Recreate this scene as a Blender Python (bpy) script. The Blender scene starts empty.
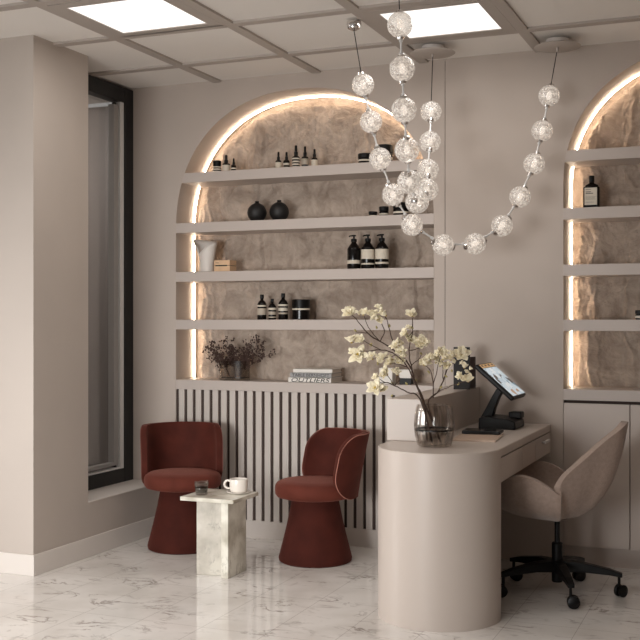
import bpy, bmesh, math, random
from math import sin, cos, pi, sqrt, radians
from mathutils import Vector, Matrix, noise

random.seed(7)
SC = bpy.context.scene
COL = SC.collection

# ------------------------------------------------------------------ materials
def lin(c):
    return tuple(((x / 255) / 12.92 if x / 255 <= .04045 else ((x / 255 + .055) / 1.055) ** 2.4) for x in c)

def new_mat(name):
    m = bpy.data.materials.new(name)
    m.use_nodes = True
    nt = m.node_tree
    for n in list(nt.nodes):
        nt.nodes.remove(n)
    out = nt.nodes.new('ShaderNodeOutputMaterial')
    return m, nt, out

def pbr(name, rgb, rough=.5, metal=0., var=.0, vscale=6., bump=0., bscale=60., spec=.5, sheen=0., sheen_tint=None, emit=0., coat=0.):
    m, nt, out = new_mat(name)
    b = nt.nodes.new('ShaderNodeBsdfPrincipled')
    nt.links.new(b.outputs[0], out.inputs[0])
    c = lin(rgb)
    b.inputs['Base Color'].default_value = (*c, 1)
    b.inputs['Roughness'].default_value = rough
    b.inputs['Metallic'].default_value = metal
    b.inputs['Specular IOR Level'].default_value = spec
    b.inputs['Coat Weight'].default_value = coat
    if sheen:
        b.inputs['Sheen Weight'].default_value = sheen
        b.inputs['Sheen Roughness'].default_value = .4
        if sheen_tint:
            b.inputs['Sheen Tint'].default_value = (*lin(sheen_tint), 1)
    if emit:
        b.inputs['Emission Color'].default_value = (*c, 1)
        b.inputs['Emission Strength'].default_value = emit
    tc = nt.nodes.new('ShaderNodeTexCoord')
    if var:
        n = nt.nodes.new('ShaderNodeTexNoise')
        n.inputs['Scale'].default_value = vscale
        n.inputs['Detail'].default_value = 6
        nt.links.new(tc.outputs['Object'], n.inputs['Vector'])
        r = nt.nodes.new('ShaderNodeValToRGB')
        r.color_ramp.elements[0].position = .3
        r.color_ramp.elements[1].position = .7
        r.color_ramp.elements[0].color = (*[x * (1 - var) for x in c], 1)
        r.color_ramp.elements[1].color = (*[min(1, x * (1 + var)) for x in c], 1)
        nt.links.new(n.outputs[0], r.inputs[0])
        nt.links.new(r.outputs[0], b.inputs['Base Color'])
    if bump:
        n2 = nt.nodes.new('ShaderNodeTexNoise')
        n2.inputs['Scale'].default_value = bscale
        n2.inputs['Detail'].default_value = 8
        nt.links.new(tc.outputs['Object'], n2.inputs['Vector'])
        bp = nt.nodes.new('ShaderNodeBump')
        bp.inputs['Strength'].default_value = bump
        bp.inputs['Distance'].default_value = .01
        nt.links.new(n2.outputs[0], bp.inputs['Height'])
        nt.links.new(bp.outputs[0], b.inputs['Normal'])
    return m

def emissive(name, rgb, s):
    m, nt, out = new_mat(name)
    e = nt.nodes.new('ShaderNodeEmission')
    e.inputs[0].default_value = (*lin(rgb), 1)
    e.inputs[1].default_value = s
    nt.links.new(e.outputs[0], out.inputs[0])
    return m

def thin_glass(name, tint, refl=.5, rough=.02, streak=False):
    """clear or tinted thin pane: straight-through light plus a Fresnel mirror"""
    m, nt, out = new_mat(name)
    t = nt.nodes.new('ShaderNodeBsdfTransparent')
    t.inputs[0].default_value = (*tint, 1)
    if streak:   # refraction of the vertical ribs painted as lighter and darker tint streaks
        tc = nt.nodes.new('ShaderNodeTexCoord'); mp = nt.nodes.new('ShaderNodeMapping')
        mp.inputs['Scale'].default_value = (1, 1, .06)
        nz = nt.nodes.new('ShaderNodeTexNoise'); nz.inputs['Scale'].default_value = 60; nz.inputs['Detail'].default_value = 2
        nt.links.new(tc.outputs['Object'], mp.inputs[0]); nt.links.new(mp.outputs[0], nz.inputs['Vector'])
        rr = nt.nodes.new('ShaderNodeValToRGB')
        rr.color_ramp.elements[0].position = .36; rr.color_ramp.elements[0].color = (*[x * .82 for x in tint], 1)
        rr.color_ramp.elements[1].position = .56; rr.color_ramp.elements[1].color = (min(1, tint[0] * 1.08), min(1, tint[1] * 1.08), min(1, tint[2] * 1.08), 1)
        nt.links.new(nz.outputs[0], rr.inputs[0]); nt.links.new(rr.outputs[0], t.inputs[0])
    g = nt.nodes.new('ShaderNodeBsdfGlossy')
    g.inputs['Roughness'].default_value = rough
    f = nt.nodes.new('ShaderNodeLayerWeight')
    f.inputs[0].default_value = .35
    mu = nt.nodes.new('ShaderNodeMath'); mu.operation = 'MULTIPLY'
    mu.inputs[1].default_value = refl
    nt.links.new(f.outputs['Fresnel'], mu.inputs[0])
    mx = nt.nodes.new('ShaderNodeMixShader')
    nt.links.new(mu.outputs[0], mx.inputs[0])
    nt.links.new(t.outputs[0], mx.inputs[1])
    nt.links.new(g.outputs[0], mx.inputs[2])
    nt.links.new(mx.outputs[0], out.inputs[0])
    return m

def marble(name, base, vein, scale, vein_amt=1., rough=.15, tiles=None, grout=(120, 110, 104), cloud=None):
    m, nt, out = new_mat(name)
    L = nt.links.new
    b = nt.nodes.new('ShaderNodeBsdfPrincipled')
    L(b.outputs[0], out.inputs[0])
    b.inputs['Roughness'].default_value = rough
    tc = nt.nodes.new('ShaderNodeTexCoord')
    src = tc.outputs['Object']
    mp = nt.nodes.new('ShaderNodeMapping')
    mp.inputs['Scale'].default_value = (1, 1.9, 1)
    mp.inputs['Rotation'].default_value = (0, 0, .5)
    L(src, mp.inputs[0])
    n1 = nt.nodes.new('ShaderNodeTexNoise'); n1.inputs['Scale'].default_value = scale
    n1.inputs['Detail'].default_value = 5; n1.inputs['Roughness'].default_value = .62
    n1.inputs['Distortion'].default_value = .6
    L(mp.outputs[0], n1.inputs['Vector'])
    # thin veins where the noise crosses one half
    a = nt.nodes.new('ShaderNodeMath'); a.operation = 'SUBTRACT'; a.inputs[1].default_value = .5
    L(n1.outputs[0], a.inputs[0])
    ab = nt.nodes.new('ShaderNodeMath'); ab.operation = 'ABSOLUTE'; L(a.outputs[0], ab.inputs[0])
    r = nt.nodes.new('ShaderNodeValToRGB')
    r.color_ramp.elements[0].position = .0; r.color_ramp.elements[0].color = (1, 1, 1, 1)
    r.color_ramp.elements[1].position = .035; r.color_ramp.elements[1].color = (0, 0, 0, 1)
    L(ab.outputs[0], r.inputs[0])
    # break the veins up
    n2 = nt.nodes.new('ShaderNodeTexNoise'); n2.inputs['Scale'].default_value = scale * 1.3
    n2.inputs['Detail'].default_value = 3
    L(src, n2.inputs['Vector'])
    r2 = nt.nodes.new('ShaderNodeValToRGB')
    r2.color_ramp.elements[0].position = .46; r2.color_ramp.elements[1].position = .66
    L(n2.outputs[0], r2.inputs[0])
    mu = nt.nodes.new('ShaderNodeMath'); mu.operation = 'MULTIPLY'
    L(r.outputs[0], mu.inputs[0]); L(r2.outputs[0], mu.inputs[1])
    mu2 = nt.nodes.new('ShaderNodeMath'); mu2.operation = 'MULTIPLY'; mu2.inputs[1].default_value = vein_amt
    L(mu.outputs[0], mu2.inputs[0])
    n3 = nt.nodes.new('ShaderNodeTexNoise'); n3.inputs['Scale'].default_value = scale * .8
    n3.inputs['Detail'].default_value = 6
    L(src, n3.inputs['Vector'])
    rc = nt.nodes.new('ShaderNodeValToRGB')
    c0 = lin(base); cl = lin(cloud) if cloud else tuple(x * .86 for x in c0)
    rc.color_ramp.elements[0].position = .35; rc.color_ramp.elements[0].color = (*cl, 1)
    rc.color_ramp.elements[1].position = .6; rc.color_ramp.elements[1].color = (*c0, 1)
    L(n3.outputs[0], rc.inputs[0])
    mx = nt.nodes.new('ShaderNodeMix'); mx.data_type = 'RGBA'
    L(mu2.outputs[0], mx.inputs[0]); L(rc.outputs[0], mx.inputs[6])
    mx.inputs[7].default_value = (*lin(vein), 1)
    col = mx.outputs[2]
    if tiles:
        tw, th, ox, oy = tiles
        sep = nt.nodes.new('ShaderNodeSeparateXYZ'); L(src, sep.inputs[0])
        def line(sock, off, pitch):
            s = nt.nodes.new('ShaderNodeMath'); s.operation = 'SUBTRACT'; s.inputs[1].default_value = off; L(sock, s.inputs[0])
            pp = nt.nodes.new('ShaderNodeMath'); pp.operation = 'PINGPONG'; pp.inputs[1].default_value = pitch / 2; L(s.outputs[0], pp.inputs[0])
            lt = nt.nodes.new('ShaderNodeMath'); lt.operation = 'LESS_THAN'; lt.inputs[1].default_value = .0013; L(pp.outputs[0], lt.inputs[0])
            return lt.outputs[0]
        mxm = nt.nodes.new('ShaderNodeMath'); mxm.operation = 'MAXIMUM'
        L(line(sep.outputs[0], ox, tw), mxm.inputs[0]); L(line(sep.outputs[1], oy, th), mxm.inputs[1])
        fade = nt.nodes.new('ShaderNodeMath'); fade.operation = 'MULTIPLY'; fade.inputs[1].default_value = .5
        L(mxm.outputs[0], fade.inputs[0])
        m2 = nt.nodes.new('ShaderNodeMix'); m2.data_type = 'RGBA'
        L(fade.outputs[0], m2.inputs[0]); L(col, m2.inputs[6]); m2.inputs[7].default_value = (*lin(grout), 1)
        col = m2.outputs[2]
    L(col, b.inputs['Base Color'])
    return m

def stone_look(m):
    """chipped split-face stone: two ridged relief layers and mottled tone"""
    nt = m.node_tree; L = nt.links.new; N = nt.nodes.new
    b = [n for n in nt.nodes if n.type == 'BSDF_PRINCIPLED'][0]
    tc = N('ShaderNodeTexCoord')
    wn = N('ShaderNodeTexNoise'); wn.inputs['Scale'].default_value = 5; L(tc.outputs['Object'], wn.inputs['Vector'])
    add = N('ShaderNodeMixRGB'); add.blend_type = 'ADD'; add.inputs[0].default_value = .22
    L(tc.outputs['Object'], add.inputs[1]); L(wn.outputs['Color'], add.inputs[2])
    prev = None
    for ty, sc, dist, st in (('RIDGED_MULTIFRACTAL', 7, .02, .5), ('FBM', 42, .012, .8)):
        n = N('ShaderNodeTexNoise'); n.noise_type = ty
        n.inputs['Scale'].default_value = sc; n.inputs['Detail'].default_value = 8
        n.inputs['Roughness'].default_value = .55
        L(add.outputs[0], n.inputs['Vector'])
        bp = N('ShaderNodeBump'); bp.inputs['Strength'].default_value = st; bp.inputs['Distance'].default_value = dist
        L(n.outputs[0], bp.inputs['Height'])
        if prev: L(prev.outputs[0], bp.inputs['Normal'])
        prev = bp
    L(prev.outputs[0], b.inputs['Normal'])
    n = N('ShaderNodeTexNoise'); n.inputs['Scale'].default_value = 9; n.inputs['Detail'].default_value = 9; n.inputs['Roughness'].default_value = .65
    L(add.outputs[0], n.inputs['Vector'])
    r = N('ShaderNodeValToRGB')
    r.color_ramp.elements[0].position = .3; r.color_ramp.elements[0].color = (*lin((148, 131, 117)), 1)
    r.color_ramp.elements[1].position = .68; r.color_ramp.elements[1].color = (*lin((198, 181, 166)), 1)
    L(n.outputs[0], r.inputs[0]); L(r.outputs[0], b.inputs['Base Color'])

M = {}
M['wall'] = pbr('wall paint', (182, 169, 159), .62, var=.03, vscale=3, bump=.05, bscale=220)
M['pillar'] = pbr('pillar plaster', (184, 173, 164), .65, var=.03, vscale=2.5, bump=.05, bscale=200)
M['white_trim'] = pbr('white lacquered trim', (216, 208, 201), .45)
M['ceiling'] = pbr('ceiling tile', (234, 229, 223), .8, var=.015, vscale=200, bump=.05, bscale=300)
M['grid'] = pbr('ceiling grid', (176, 166, 158), .6)
M['shelf'] = pbr('shelf lacquer', (186, 174, 166), .5)
M['slat'] = pbr('slat lacquer', (192, 182, 174), .5)
M['gap'] = pbr('dark gap', (62, 48, 42), .8)
M['stone'] = pbr('split stone', (158, 141, 127), .85)
stone_look(M['stone'])
M['cabinet'] = pbr('cabinet lacquer', (182, 168, 158), .42)
M['desk'] = pbr('desk lacquer', (190, 178, 169), .34)
M['black'] = pbr('black plastic', (13, 12, 12), .42, spec=.22)
M['black_frame'] = pbr('black window frame', (14, 14, 15), .45)
M['alu'] = pbr('brushed aluminium', (222, 220, 218), .4, metal=.1)
M['alu_dark'] = pbr('grey aluminium', (160, 157, 154), .45, metal=.1)
M['chrome'] = pbr('chrome', (225, 222, 220), .12, metal=1)
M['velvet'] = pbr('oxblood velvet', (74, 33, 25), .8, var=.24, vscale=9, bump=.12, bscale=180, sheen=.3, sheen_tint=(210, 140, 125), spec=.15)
M['velvet_seat_lit'] = pbr('lit oxblood seat velvet', (94, 46, 36), .8, var=.15, vscale=9, bump=.12, bscale=180, sheen=.35, sheen_tint=(215, 150, 135), spec=.15)  # velvet made lighter: overhead light on the seat put into its colour
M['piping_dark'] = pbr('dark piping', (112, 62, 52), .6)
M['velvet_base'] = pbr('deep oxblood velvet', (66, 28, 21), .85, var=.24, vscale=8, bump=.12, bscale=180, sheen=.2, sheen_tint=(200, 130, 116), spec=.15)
M['piping'] = pbr('pale piping', (168, 112, 96), .6)
M['taupe'] = pbr('taupe chenille', (160, 140, 128), .85, var=.1, vscale=60, bump=.35, bscale=260, sheen=.3)
M['floor'] = marble('marble floor tiles', (226, 221, 216), (124, 110, 102), 4.2, .8, .09, tiles=(.295, .59, 2.413, -.59), cloud=(212, 206, 200))
M['table_marble'] = marble('table marble', (226, 222, 210), (150, 142, 128), 9, .7, .25, cloud=(178, 171, 156))
M['table_marble_shade'] = marble('shaded grey table marble', (204, 198, 186), (130, 122, 110), 10, .7, .3, cloud=(164, 156, 143))  # greyer marble, with the shade on this leg also put into its colour
M['led'] = emissive('warm led', (255, 232, 204), 24)
M['panel'] = emissive('light diffuser', (255, 250, 244), 1.3)
M['smoke'] = thin_glass('smoky glass', (.82, .80, .78), .12, rough=.3)
M['ribbed'] = thin_glass('smoky ribbed glass', (.92, .905, .89), .3, streak=True)
M['clear'] = thin_glass('clear glass', (.9, .9, .89), .4)
M['pane'] = thin_glass('window glass', (.93, .93, .93), .3)
M['water'] = thin_glass('vase water', (.88, .86, .84), .3)
M['coffee'] = pbr('dark coffee', (34, 20, 14), .15)
M['porcelain'] = pbr('white porcelain', (236, 228, 218), .22)
M['ceramic'] = pbr('white ceramic', (214, 206, 198), .5, bump=.06, bscale=90)
M['bottle'] = pbr('dark bottle glass', (11, 7, 6), .2, spec=.3)
M['cap'] = pbr('black cap', (9, 8, 8), .42, spec=.25)
M['label'] = pbr('cream label', (206, 196, 180), .6)
M['label2'] = pbr('grey label', (176, 164, 148), .6)
M['dark_clay'] = pbr('black stoneware', (17, 15, 15), .55, bump=.2, bscale=90)
M['wood'] = pbr('pale wood', (214, 178, 142), .5, var=.08, vscale=20)
M['paper'] = pbr('paper pages', (214, 206, 196), .8)
M['book_white'] = pbr('white book cover', (222, 216, 208), .5)
M['book_grey'] = pbr('grey book cover', (150, 148, 146), .5)
M['ink'] = pbr('black ink', (14, 12, 12), .6)
M['bark'] = pbr('brown bark', (66, 48, 38), .8)
M['petal'] = pbr('ivory petal', (240, 230, 203), .6)
M['pollen'] = pbr('yellow green heart', (176, 150, 70), .7)
M['bud'] = pbr('bud', (160, 148, 96), .7)
M['dry'] = pbr('dry plant', (74, 54, 47), .85)
M['kraft'] = pbr('tan leather', (188, 164, 146), .5)
M['corridor'] = pbr('corridor wall', (132, 123, 117), .7)
M['corridor_lit'] = pbr('corridor ceiling', (190, 188, 184), .7, emit=.25)  # faint glow put into the ceiling material, which is no lamp

def crackle():
    m, nt, out = new_mat('crackled glass')
    L = nt.links.new
    N = nt.nodes.new
    tc = N('ShaderNodeTexCoord')
    v = N('ShaderNodeTexVoronoi'); v.inputs['Scale'].default_value = 95; v.feature = 'DISTANCE_TO_EDGE'
    L(tc.outputs['Object'], v.inputs['Vector'])
    n = N('ShaderNodeTexNoise'); n.inputs['Scale'].default_value = 85; n.inputs['Detail'].default_value = 4
    L(tc.outputs['Object'], n.inputs['Vector'])
    ad = N('ShaderNodeMath'); L(v.outputs['Distance'], ad.inputs[0]); L(n.outputs[0], ad.inputs[1])
    bp = N('ShaderNodeBump'); bp.inputs['Strength'].default_value = .8; bp.inputs['Distance'].default_value = .006
    L(ad.outputs[0], bp.inputs['Height'])
    g = N('ShaderNodeBsdfGlossy'); g.inputs['Roughness'].default_value = .1
    L(bp.outputs[0], g.inputs['Normal'])
    t = N('ShaderNodeBsdfTransparent'); t.inputs[0].default_value = (.80, .785, .77, 1)
    # frosted veins of the crackle scatter the light of the inner lamp
    d = N('ShaderNodeBsdfTranslucent'); d.inputs[0].default_value = (*lin((250, 242, 232)), 1)
    L(bp.outputs[0], d.inputs['Normal'])
    df = N('ShaderNodeBsdfDiffuse'); df.inputs[0].default_value = (*lin((250, 244, 238)), 1)
    L(bp.outputs[0], df.inputs['Normal'])
    m1 = N('ShaderNodeMixShader'); m1.inputs[0].default_value = .5
    L(d.outputs[0], m1.inputs[1]); L(df.outputs[0], m1.inputs[2])
    r = N('ShaderNodeValToRGB')
    r.color_ramp.elements[0].position = .42; r.color_ramp.elements[0].color = (.18, .18, .18, 1)
    r.color_ramp.elements[1].position = .62; r.color_ramp.elements[1].color = (.6, .6, .6, 1)
    L(n.outputs[0], r.inputs[0])
    m2 = N('ShaderNodeMixShader'); L(r.outputs[0], m2.inputs[0]); L(t.outputs[0], m2.inputs[1]); L(m1.outputs[0], m2.inputs[2])
    e = N('ShaderNodeEmission'); e.inputs[0].default_value = (*lin((255, 244, 232)), 1)
    es = N('ShaderNodeMath'); es.operation = 'MULTIPLY'; es.inputs[1].default_value = GLOBE_E
    L(r.outputs[0], es.inputs[0]); L(es.outputs[0], e.inputs[1])
    lw = N('ShaderNodeLayerWeight'); lw.inputs[0].default_value = .25
    L(bp.outputs[0], lw.inputs['Normal'])
    mr = N('ShaderNodeMapRange'); mr.inputs[3].default_value = .10; mr.inputs[4].default_value = .7
    L(lw.outputs['Facing'], mr.inputs[0])
    mx = N('ShaderNodeMixShader')
    L(mr.outputs[0], mx.inputs[0]); L(m2.outputs[0], mx.inputs[1]); L(g.outputs[0], mx.inputs[2])
    a = N('ShaderNodeAddShader'); L(mx.outputs[0], a.inputs[0]); L(e.outputs[0], a.inputs[1])
    L(a.outputs[0], out.inputs[0])
    return m
GLOBE_E = .40
M['crackle'] = crackle()
M['glow'] = emissive('globe core', (255, 240, 225), 1.2)

# ------------------------------------------------------------------ mesh helpers
def obj(name, bm, mat, parent=None, smooth=False, bevel=0., bseg=2, subsurf=0, solid=0., auto=False):
    me = bpy.data.meshes.new(name)
    bmesh.ops.recalc_face_normals(bm, faces=bm.faces[:])
    bm.to_mesh(me); bm.free()
    o = bpy.data.objects.new(name, me)
    COL.objects.link(o)
    for mm in (mat if isinstance(mat, (list, tuple)) else [mat]):
        me.materials.append(mm)
    if parent is not None:
        o.parent = parent
    if smooth:
        for p in me.polygons:
            p.use_smooth = True
    if auto:
        me.set_sharp_from_angle(angle=radians(35))
    if solid:
        s = o.modifiers.new('thick', 'SOLIDIFY'); s.thickness = solid; s.offset = 0
    if bevel:
        b = o.modifiers.new('soft edge', 'BEVEL'); b.width = bevel; b.segments = bseg; b.limit_method = 'ANGLE'
        b.harden_normals = False
    if subsurf:
        s = o.modifiers.new('round', 'SUBSURF'); s.levels = subsurf; s.render_levels = subsurf
    return o

def BM():
    return bmesh.new()

def box(bm, x0, x1, y0, y1, z0, z1, mi=0, rot=None):
    vs = [bm.verts.new((x, y, z)) for x in (x0, x1) for y in (y0, y1) for z in (z0, z1)]
    if rot is not None:
        for v in vs:
            v.co = rot @ v.co
    fs = [(0, 1, 3, 2), (4, 6, 7, 5), (0, 4, 5, 1), (2, 3, 7, 6), (0, 2, 6, 4), (1, 5, 7, 3)]
    for f in fs:
        bm.faces.new([vs[i] for i in f]).material_index = mi
    return bm

def lathe(bm, prof, n=32, cx=0, cy=0, mi=0, flute=None):
    """prof: list of (r, z). r == 0 closes with a pole."""
    rings = []
    for r, z in prof:
        if r <= 1e-6:
            rings.append([bm.verts.new((cx, cy, z))])
        else:
            ring = []
            for i in range(n):
                a = 2 * pi * i / n
                rr = r * (flute(a, z) if flute else 1)
                ring.append(bm.verts.new((cx + rr * cos(a), cy + rr * sin(a), z)))
            rings.append(ring)
    for A, B in zip(rings[:-1], rings[1:]):
        for i in range(n):
            j = (i + 1) % n
            if len(A) == 1 and len(B) == 1:
                continue
            if len(A) == 1:
                f = bm.faces.new([A[0], B[i], B[j]])
            elif len(B) == 1:
                f = bm.faces.new([A[i], A[j], B[0]])
            else:
                f = bm.faces.new([A[i], A[j], B[j], B[i]])
            f.material_index = mi
    return bm

def tube(bm, pts, rad, n=8, mi=0, caps=True):
    """pts list of Vector, rad float or list"""
    pts = [Vector(p) for p in pts]
    if not isinstance(rad, (list, tuple)):
        rad = [rad] * len(pts)
    rings = []
    ref = None
    for i, p in enumerate(pts):
        d = (pts[min(i + 1, len(pts) - 1)] - pts[max(i - 1, 0)]).normalized()
        if ref is None:
            ref = Vector((0, 0, 1)) if abs(d.z) < .9 else Vector((1, 0, 0))
        a = d.cross(ref)
        if a.length < 1e-4:
            a = d.orthogonal()
        a.normalize(); b = d.cross(a).normalized(); ref = -b if False else a.cross(d)
        rings.append([bm.verts.new(p + (a * cos(2 * pi * k / n) + b * sin(2 * pi * k / n)) * rad[i]) for k in range(n)])
    for A, B in zip(rings[:-1], rings[1:]):
        for k in range(n):
            j = (k + 1) % n
            bm.faces.new([A[k], A[j], B[j], B[k]]).material_index = mi
    if caps:
        bm.faces.new(rings[0]).material_index = mi
        bm.faces.new(list(reversed(rings[-1]))).material_index = mi
    return bm

def prism(bm, poly, z0, z1, mi=0):
    """extrude xy polygon from z0 to z1"""
    a = [bm.verts.new((x, y, z0)) for x, y in poly]
    b = [bm.verts.new((x, y, z1)) for x, y in poly]
    n = len(poly)
    bm.faces.new(a).material_index = mi
    bm.faces.new(b).material_index = mi
    for i in range(n):
        j = (i + 1) % n
        bm.faces.new([a[i], a[j], b[j], b[i]]).material_index = mi
    return bm

def prism_y(bm, poly, y0, y1, mi=0):
    a = [bm.verts.new((x, y0, z)) for x, z in poly]
    b = [bm.verts.new((x, y1, z)) for x, z in poly]
    n = len(poly)
    bm.faces.new(a).material_index = mi
    bm.faces.new(b).material_index = mi
    for i in range(n):
        j = (i + 1) % n
        bm.faces.new([a[i], a[j], b[j], b[i]]).material_index = mi
    return bm

def sphere(bm, c, r, seg=24, rings=14, sz=1.):
    c = Vector(c)
    prof = []
    for i in range(rings + 1):
        t = -pi / 2 + pi * i / rings
        prof.append((max(0., r * cos(t)) if 0 < i < rings else 0., r * sz * sin(t)))
    before = set(bm.verts)
    lathe(bm, prof, seg)
    for v in bm.verts:
        if v not in before:
            v.co += c
    return bm

def smooth_path(pts, k=5):
    """Catmull-Rom through pts"""
    P = [Vector(p) for p in pts]
    P = [P[0] * 2 - P[1]] + P + [P[-1] * 2 - P[-2]]
    out = []
    for i in range(1, len(P) - 2):
        for j in range(k):
            t = j / k
            a, b, c, d = P[i - 1], P[i], P[i + 1], P[i + 2]
            out.append(.5 * ((2 * b) + (c - a) * t + (2 * a - 5 * b + 4 * c - d) * t * t + (3 * b - a - 3 * c + d) * t ** 3))
    out.append(P[-2])
    return out

# ------------------------------------------------------------------ tagging
def tag(o, label=None, cat=None, group=None, kind=None):
    if label: o['label'] = label
    if cat: o['category'] = cat
    if group: o['group'] = group
    if kind: o['kind'] = kind
    return o

def thing(name, label, cat, loc=(0, 0, 0), rz=0., group=None):
    o = bpy.data.objects.new(name, None)
    COL.objects.link(o)
    o.empty_display_size = .05
    o.location = loc
    o.rotation_euler = (0, 0, rz)
    return tag(o, label, cat, group)

def struct(name, bm, mat, **k):
    o = obj(name, bm, mat, **k)
    o['kind'] = 'structure'
    return o

def copy_tree(o, parent=None):
    c = o.copy()
    COL.objects.link(c)
    c.parent = parent
    for ch in list(o.children):
        copy_tree(ch, c)
    return c

# ------------------------------------------------------------------ camera
cam = bpy.data.cameras.new('camera')
cam.sensor_width = 36
cam.lens = 1075.9 * 36 / 640
cam.clip_start = .05
co = bpy.data.objects.new('camera', cam)
COL.objects.link(co)
CAMP = Vector((3.4315, -5.7894, 1.3))
YAW = .3912
co.location = CAMP
co.rotation_euler = (pi / 2, 0, YAW)
SC.camera = co
FW = Vector((-sin(YAW), cos(YAW), 0)); RT = Vector((cos(YAW), sin(YAW), 0))

H = 2.738

# ------------------------------------------------------------------ arches
AX, AA, AZ, AB, AN = .9075, .8235, 1.852, .806, 2.22      # left arch
BX, BA, BZ, BB, BN = 3.107, .662, 2.035, .66, 2.05       # right arch

def arch_z(x, P):
    cx, a, zc, b, n = P
    t = min(1., abs(x - cx) / a)
    return zc + b * max(0., 1 - t ** n) ** (1 / n)
def arch_hw(z, P):
    cx, a, zc, b, n = P
    if z <= zc: return a
    t = min(1., (z - zc) / b)
    return a * max(0., 1 - t ** n) ** (1 / n)
PL = (AX, AA, AZ, AB, AN)
PR = (BX, BA, BZ, BB, BN)
LEDGE = .933
DEP = .25

def arch_curve(P, n=48):
    """points (x, z) from the left foot over the top to the right foot"""
    cx, a, zc, b, ex = P
    pts = [(cx - a, LEDGE + (zc - LEDGE) * i / 6) for i in range(6)]
    for i in range(n + 1):
        t = pi - pi * i / n
        c, s = cos(t), sin(t)
        pts.append((cx + a * math.copysign(abs(c) ** (2 / ex), c), zc + b * abs(s) ** (2 / ex)))
    pts += [(cx + a, zc + (LEDGE - zc) * i / 6) for i in range(1, 7)]
    return pts

# ------------------------------------------------------------------ structure
bm = BM(); box(bm, -3.2, 6.5, -7.5, .36, -.06, 0)
struct('floor', bm, M['floor'])

# ceiling: recessed tiles in a grid of flat beams
bm = BM()
xs = [-.2525 + .65 * k for k in range(-5, 11)]
ys = [.175 - .65 * k for k in range(0, 13)]
box(bm, -3.2, 6.5, -7.5, .3, H + .03, H + .07, 0)
for k in range(-5, 11):
    x = .3725 + .65 * k
    box(bm, x - .0275, x + .0275, -7.5, .0, H, H + .012, 1)
for k in range(0, 12):
    y = -.4475 - .65 * k
    for kk in range(-6, 11):
        xa = max(-3.2, .3725 + .65 * kk + .0275); xb = min(6.5, .3725 + .65 * (kk + 1) - .0275)
        if xb > xa:
            box(bm, xa, xb, y - .0275, y + .0275, H, H + .012, 1)
# tile faces sit 12 mm above the beams' underside
box(bm, -3.2, 6.5, -7.5, .3, H + .012, H + .03, 0)
struct('ceiling', bm, [M['ceiling'], M['grid']])

def ceiling_light(x, y, label):
    t = thing('ceiling_light', label, 'ceiling light', (x, y, H), 0, 'square ceiling light panels')
    b = BM()
    hw, hi = .2975, .238
    for (x0, x1, y0, y1) in ((-hw, -hi, -hw, hw), (hi, hw, -hw, hw), (-hi, hi, -hw, -hi), (-hi, hi, hi, hw)):
        box(b, x0, x1, y0, y1, .0, .0118)
    obj('frame', b, M['grid'], t)
    b = BM(); box(b, -hi, hi, -hi, hi, .004, .011)
    obj('diffuser', b, M['panel'], t)
    return t
ceiling_light(.6965, -1.41, 'square lit ceiling panel between the pillar and the left arch')
ceiling_light(1.9965, -.767, 'square lit ceiling panel behind the near pendant chain')

# back wall front face with the two arch openings, and the reveals
bm = BM()
def quad(bm, a, b, c, d, mi=0):
    bm.faces.new([bm.verts.new(p) for p in (a, b, c, d)]).material_index = mi
def wall_rect(x0, x1, z0, z1, y=0.):
    quad(bm, (x0, y, z0), (x1, y, z0), (x1, y, z1), (x0, y, z1))
wall_rect(-.26, AX - AA, 0, H + .03)
wall_rect(AX + AA, 1.7935, 0, H + .03)
wall_rect(1.7965, BX - BA, 0, H + .03)
quad(bm, (1.7935, .006, 0), (1.7965, .006, 0), (1.7965, .006, H), (1.7935, .006, H), 1)
wall_rect(BX + BA, 6.5, 0, H + .03)
for P in (PL, PR):
    pts = arch_curve(P, 64)
    for (xa, za), (xb, zb) in zip(pts[:-1], pts[1:]):
        if xb - xa > 1e-6:
            quad(bm, (xa, 0, za), (xb, 0, zb), (xb, 0, H + .03), (xa, 0, H + .03))
        quad(bm, (xa, 0, za), (xb, 0, zb), (xb, DEP + .06, zb), (xa, DEP + .06, za))
# rear skin so no light leaks in
box(bm, -.26, 6.5, .36, .40, -.02, H + .03)
struct('wall_back', bm, [M['wall'], M['gap']])

# left pillar and the low wall under the window
bm = BM()
prism(bm, [(-3.2, -1.29), (0, -1.29), (0, -.81), (-3.2, -.81)], 0, H + .02)
box(bm, -.26, 0, -.81, .0, 0, .295)
struct('wall_left', bm, M['pillar'])

bm = BM(); box(bm, 5.2, 5.26, -7.5, 0, 0, H + .02)
struct('wall_right_blocker', bm, M['wall'])  # unseen wall added to keep ambient light off the right side

bm = BM()
t_ = .012; hb = .106
box(bm, -3.2, t_, -1.29 - t_, -1.29, 0, hb)
box(bm, 0, t_, -1.29, 0, 0, hb)
struct('baseboard_left', bm, M['white_trim'], bevel=.002)

# window
w = struct('window_1', BM(), M['black_frame'])
w.data.clear_geometry()
XW = -.221
b = BM()
box(b, XW - .07, XW, -.10, 0, .30, H)                 # right stile
box(b, XW - .07, XW, -.81, -.10, .30, .385)            # bottom rail
box(b, XW - .07, XW, -.81, -.10, H - .095, H)          # head
box(b, XW - .07, XW, -.81, -.77, .385, H - .095)
o = obj('window_frame', b, M['black_frame'], w, bevel=.004)
b = BM()
box(b, XW - .045, XW - .002, -.146, -.106, .386, H - .096)
box(b, XW - .045, XW - .004, -.769, -.146, .386, .396)
obj('window_bead', b, M['alu'], w, bevel=.002)
b = BM()
box(b, XW - .05, XW - .008, -.207, -.158, .412, H - .12)
box(b, XW - .05, XW - .008, -.769, -.207, .412, .432)
obj('sash', b, M['alu_dark'], w, bevel=.002)
b = BM(); box(b, XW - .056, XW - .03, -.158, -.146, .396, H - .1)
obj('window_gap_filler', b, M['black_frame'], w)  # black filler added in the dark gap between bead and sash
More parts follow.
